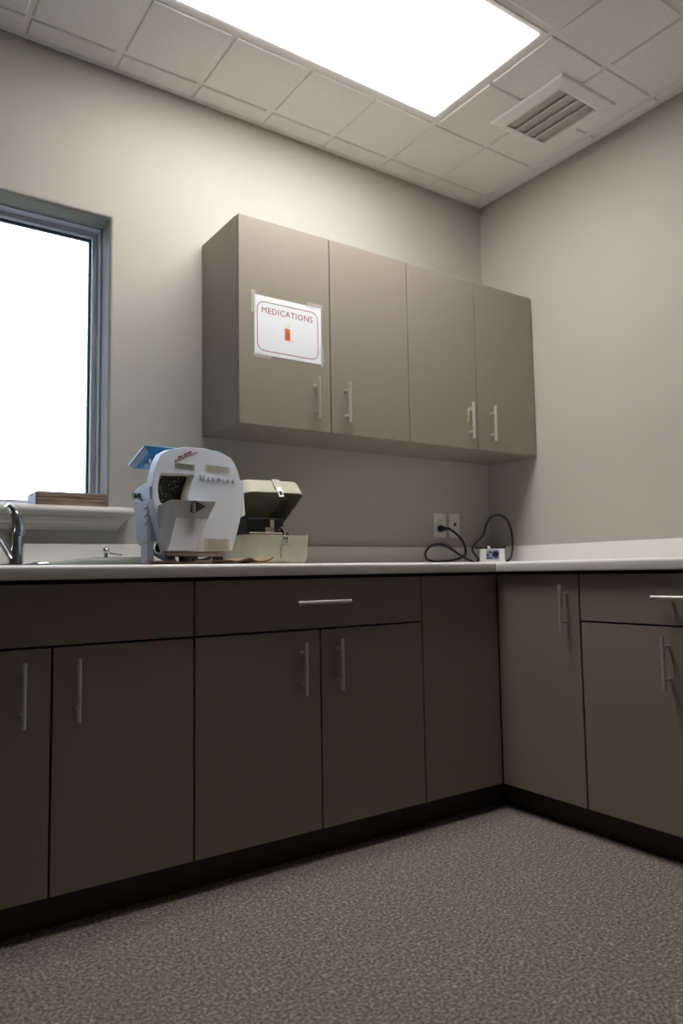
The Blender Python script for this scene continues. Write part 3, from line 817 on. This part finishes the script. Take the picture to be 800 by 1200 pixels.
lid = MB().loft([cring(0, 0, tf=TF), cring(0, .004, tf=TF), cring(.002, .006, tf=TF), cring(.010, lidh-.018, tf=TF), cring(.018, lidh-.005, tf=TF), cring(.03, lidh, tf=TF)], False, True)
lid = lid.build('case_lid', 'sage', cs, local=True, smooth=True)
MB().loft([cring(.0002, 0, tf=TF), cring(.004, -.0003, tf=TF), cring(.013, lidh-.018, tf=TF), cring(.024, lidh-.008, tf=TF)], False, True).build('lid_lining', 'sage_inside', lid, local=True, smooth=True)
MB().loft([cring(.0052, CH-.001), cring(.0085, CH-.02), cring(.022, .0146)], False, True).build('base_lining', 'sage_inside', base, local=True, smooth=True)
# latch on lid, catch on base
lx = -.075
def lidp(x, y, z): return TF @ Vector((x, y, z))
lm = MB()
for a, b in (((lx-.012, -.004, .004), (lx+.010, .004, .020)), ((lx-.010, -.005, -.018), (lx-.006, .000, .006)), ((lx+.005, -.005, -.018), (lx+.009, .000, .006)), ((lx-.010, -.005, -.020), (lx+.009, 0, -.014))):
    lm.hexa([lidp(a[0],a[1],a[2]), lidp(b[0],a[1],a[2]), lidp(b[0],b[1],a[2]), lidp(a[0],b[1],a[2]), lidp(a[0],a[1],b[2]), lidp(b[0],a[1],b[2]), lidp(b[0],b[1],b[2]), lidp(a[0],b[1],b[2])])
latch = lm.build('lid_latch', 'steel', lid, local=True, bevel=.001)
gm = MB().hexa([lidp(*p) for p in ((lx-.016,-.0008,.020),(lx+.016,-.0008,.020),(lx+.016,.006,.020),(lx-.016,.006,.020),(lx-.014,.0078,.062),(lx+.014,.0078,.062),(lx+.014,.014,.062),(lx-.014,.014,.062))])
gm.build('latch_recess', 'sage', lid, local=True)
ct_ = MB().box((lx-.012, -.004, CH-.031), (lx+.011, .0015, CH-.004)).build('catch_plate', 'steel', base, local=True, bevel=.001)
for k_, (x_, z_) in enumerate(((lx-.006, CH-.012), (lx+.004, CH-.011))):
    MB().box((x_-.0025, -.0055, z_-.005), (x_+.0025, -.0042, z_+.004)).build('catch_hook', 'slot_dark', ct_, local=True)
MB().box((lx-.007, -.0048, CH-.026), (lx+.006, -.0042, CH-.0235)).build('catch_slot', 'slot_dark', ct_, local=True)
MB().box((lx-.016, -.0006, .022), (lx+.016, .004, CH-.034)).build('front_recess', 'sage', base, local=True)
# machine inside
MB().box((X0+.03, .05, .016), (lx+.02, .17, CH+.062)).build('machine_block', 'black_plastic', cs, local=True, bevel=.006)
MB().hexa([Vector(p) for p in ((lx-.05,.06,CH+.02),(lx+.035,.06,CH+.012),(lx+.035,.12,CH+.012),(lx-.05,.12,CH+.02),(lx-.05,.06,CH+.036),(lx+.03,.06,CH+.022),(lx+.03,.12,CH+.022),(lx-.05,.12,CH+.036))]).build('machine_arm', 'dark_metal', cs, local=True, bevel=.002)
MB().cyl((X0+.03, .035, CH+.006), (lx+.004, .035, CH+.006), .0035, n=10).build('front_rod', 'tan_metal', cs, local=True, smooth=True)
MB().box((lx-.055, .040, .03), (lx-.041, .0495, CH+.028)).build('bracket', 'tan_metal', cs, local=True, bevel=.001)
MB().box((lx-.041, .044, CH+.012), (lx-.02, .0495, CH+.028)).build('bracket', 'tan_metal', cs, local=True, bevel=.001)
MB().box((lx-.036, .042, CH+.026), (lx-.022, .0495, CH+.054)).build('bracket', 'tan_metal', cs, local=True, bevel=.001)
MB().cyl((lx-.004, .042, CH+.019), (lx+.004, .049, CH+.019), .0035, n=10).build('screw_head', 'tan_metal', cs, local=True, smooth=True)
MB().box((lx+.0205, .06, .016), (lx+.045, .12, CH+.010)).build('machine_block', 'black_plastic', cs, local=True, bevel=.004)
MB().tube([(lx+.012, .038, .06), (lx+.017, .038, CH+.004), (lx+.015, .040, CH+.02), (lx+.006, .045, CH+.03)], .0035, n=8).build('curved_guard', 'tan_metal', cs, local=True, smooth=True)

# ------------------------------------------------------------------ outlets, cord, control box
def plate(x0, x1, z0, z1, name, lb, cat):
    t_ = thing(name, lb, cat, ((x0+x1)/2, 0, (z0+z1)/2))
    MB().box((x0, -.006, z0), (x1, -.0003, z1)).build('cover_plate', 'plate_white', t_, bevel=.002)
    return t_
op_ = plate(-.377, -.302, 1.038, 1.153, 'wall_outlet', 'white duplex wall outlet with the black plug in it', 'outlet')
oc = -.3395
for zc in (1.116, 1.076):
    f_ = MB().loft([rr(oc-.0165, oc+.0165, 0, 0, 0, 0)] if False else [[(oc-.0165, -.0061, zc-.013), (oc+.0165, -.0061, zc-.013), (oc+.0165, -.0061, zc+.013), (oc-.0165, -.0061, zc+.013)], [(oc-.0155, -.0078, zc-.012), (oc+.0155, -.0078, zc-.012), (oc+.0155, -.0078, zc+.012), (oc-.0155, -.0078, zc+.012)]]).build('receptacle', 'plate_white', op_)
    for dx, hh in ((-.0065, .0045), (.0065, .0035)):
        MB().box((oc+dx-.001, -.0084, zc-hh+.003), (oc+dx+.001, -.0079, zc+hh+.003)).build('slot', 'slot_dark', f_)
    MB().cyl((oc, -.0084, zc-.007), (oc, -.0079, zc-.007), .0022, n=10).build('ground_hole', 'slot_dark', f_)
MB().cyl((oc, -.0068, 1.096), (oc, -.0061, 1.096), .003, n=10).build('screw', 'steel', op_)
dp_ = plate(-.281, -.213, 1.039, 1.153, 'data_plate', 'white wall plate with a small blue data jack beside the outlet', 'wall plate')
MB().box((-.2515, -.0092, 1.092), (-.2395, -.0062, 1.109)).build('jack', 'jack_blue', dp_)
for zc in (1.145, 1.047): MB().cyl((-.247, -.0068, zc), (-.247, -.0062, zc), .0022, n=8).build('screw', 'steel', dp_)

cordy = thing('power_cord', 'black power cord looping over the counter from outlet to control box', 'cord', (-.3, -.12, ZC1))
zc_ = ZC1 + .0056
P = [(oc+.020, -.034, 1.0775), on(526, 619.5, 1, -.05), on(537, 628, 1, -.06), on(544.5, 640, 1, -.07), on(545, 649, 1, -.085)]
def flo(px, py, y): p = on(px, py, 1, y); p.z = max(zc_, p.z); return p
P += [flo(540, 653.5, -.10), flo(530, 656.5, -.11), flo(515, 658, -.12), flo(502, 656.5, -.13), flo(498, 649, -.13), flo(504, 640.5, -.12), flo(515, 637.8, -.13), flo(526, 642, -.15), flo(540, 651, -.18), flo(549, 656, -.20), flo(557, 659, -.205), flo(560, 655, -.21), flo(553.5, 645, -.205), flo(556, 638, -.20), flo(566, 627, -.195), flo(569.5, 615, -.19), flo(575, 606.5, -.19), flo(584, 603.5, -.195), flo(593, 608.5, -.20), flo(598.5, 620, -.205), flo(600.5, 637, -.21), flo(599, 650, -.212), flo(595, 657, -.212)]
last = P[-1]
P.append(Vector((last.x - .03, last.y + .012, zc_)))
MB().tube(P, .0054, n=10, sub=5).build('cable', 'rubber_black', cordy, smooth=True)
MB().tube([(oc-.002, -.0090, 1.078), (oc-.002, -.020, 1.078), (oc+.004, -.030, 1.078), (oc+.022, -.0345, 1.0775)], [.0165, .0165, .0105, .006], n=14, sub=3).build('plug', 'rubber_black', cordy, smooth=True)

ang = -R(42)
bc = on(577, 657, 1, -.255)
cbx = thing('control_box', 'small white control box with blue dial panel in the counter corner', 'control box', (bc.x, bc.y, ZC1), ang)
W2, Hb = .0575, .066
MB().loft([[(-W2, 0, 0), (W2, 0, 0), (W2, .075, 0), (-W2, .075, 0)], [(-W2*.98, 0, .004), (W2*.98, 0, .004), (W2*.98, .075, .004), (-W2*.98, .075, .004)], [(-W2*.93, .006, Hb), (W2*.93, .006, Hb), (W2*.93, .072, Hb), (-W2*.93, .072, Hb)]]).build('housing', 'plate_white', cbx, local=True, bevel=.003)
def bf(x, z, o=0): return Vector((x, .0057*(z-.004)/.062 - o, z))
pn = MB().hexa([bf(-.028,.018,.0008), bf(.030,.018,.0008), bf(.030,.018,-.001), bf(-.028,.018,-.001), bf(-.028,.060,.0008), bf(.030,.060,.0008), bf(.030,.060,-.001), bf(-.028,.060,-.001)]).build('panel', 'panel_blue', cbx, local=True)
MB().cyl(bf(.014,.041,.001), bf(.014,.041,.003), .0155, n=24).build('dial_ring', 'jack_blue', pn, local=True)
MB().cyl(bf(.014,.041,.003), bf(.014,.041,.014), .0105, .009, n=20).build('dial', 'dark_metal', pn, local=True, smooth=True)
for x_, z_ in ((-.020, .037), (-.009, .049)): MB().cyl(bf(x_, z_, .001), bf(x_, z_, .004), .0052, n=14).build('button', 'black_plastic', pn, local=True)
MB().hexa([bf(-.026,.020,.0012), bf(.0,.020,.0012), bf(.0,.020,.0009), bf(-.026,.020,.0009), bf(-.026,.027,.0012), bf(.0,.027,.0012), bf(.0,.027,.0009), bf(-.026,.027,.0009)]).build('blue_print', 'jack_blue', pn, local=True)
MB().box((-.075, .004, Hb+.0004), (.060, .074, Hb+.010)).build('lid', 'black_plastic', cbx, local=True, bevel=.002)
MB().box((-.020, -.002, Hb-.001), (-.009, .0035, Hb+.012)).build('latch', 'plate_white', cbx, local=True, bevel=.001)

# ------------------------------------------------------------------ taped sign
yS = -UD - .0004
sx0, sx1, sz0, sz1 = -1.479, -1.196, 1.6615, 1.8785
sg = thing('paper_sign', 'white paper sign reading MEDICATIONS taped to the left upper door', 'sign', ((sx0+sx1)/2, yS, sz0))
MB().box((sx0, yS-.0005, sz0), (sx1, yS, sz1)).build('paper', 'paper', sg)
yP = yS - .0008
def rrz(x0, x1, z0, z1, r, y, n=8):
    out = []
    for cx, cz_, a0 in ((x1-r, z1-r, 0), (x0+r, z1-r, PI/2), (x0+r, z0+r, PI), (x1-r, z0+r, 3*PI/2)):
        out += [Vector((cx + r*math.cos(a0+PI/2*i/n), y, cz_ + r*math.sin(a0+PI/2*i/n))) for i in range(n+1)]
    return out
bo = rrz(sx0+.010, sx1-.014, sz0+.014, sz1-.020, .030, yP); bi = rrz(sx0+.0128, sx1-.0168, sz0+.0168, sz1-.0228, .0275, yP)
n_ = len(bo)
MB().loft([bo, bi, [p + Vector((0,.0002,0)) for p in bi], [p + Vector((0,.0002,0)) for p in bo], bo], False, False).build('red_border', 'print_red', sg)
me = text_mesh('MEDICATIONS', .0315, 'sign_text', 1.07, .0001)
o = finish('sign_text', me, 'print_red', sg)
o.location = (-.005, -.0009, 1.826 - sz0); o.rotation_euler = (R(90), 0, 0)
xc = (sx0+sx1)/2 - .005
MB().prism(rrz(xc-.012, xc+.0105, 1.729, 1.774, .003, yP), (0, .0002, 0)).build('bottle_picture', 'print_orange', sg)
MB().prism(rrz(xc-.008, xc+.0075, 1.736, 1.760, .001, yP-.0003), (0, .0002, 0)).build('bottle_label', 'pill_label', sg)
MB().prism(rrz(xc-.0125, xc+.011, 1.7755, 1.794, .006, yP), (0, .0002, 0)).build('cap_picture', 'print_cap', sg)
MB().prism(rrz(xc+.0115, xc+.028, 1.727, 1.7325, .0025, yP), (0, .0002, 0)).build('picture_shadow', 'print_shade', sg)
for a, b in (((sx0-.013, 1.8095), (sx0+.006, sz1+.014)), ((sx1-.062, sz1-.006), (sx1+.006, sz1+.014)), ((sx0-.006, sz0-.012), (sx0+.066, sz0+.006)), ((sx1-.004, sz0-.010), (sx1+.009, sz0+.070))):
    MB().box((a[0], yS-.0013, a[1]), (b[0], yS-.0011, b[1])).build('tape_strip', 'tape', sg)

# little tie hanging from one pull
hx = -.4395
tie = MB().tube([(hx+.007, -UD-.012, 1.5795), (hx-.004, -UD-.016, 1.583), (hx-.010, -UD-.018, 1.570), (hx-.014, -UD-.017, 1.545), (hx-.018, -UD-.016, 1.515)], [.0016, .0022, .0024, .002, .0014], n=8, sub=4).build('string_tie', 'beige_tie', smooth=True)
tag(tie, 'thin beige string tied to the pull of the third upper door', 'string')
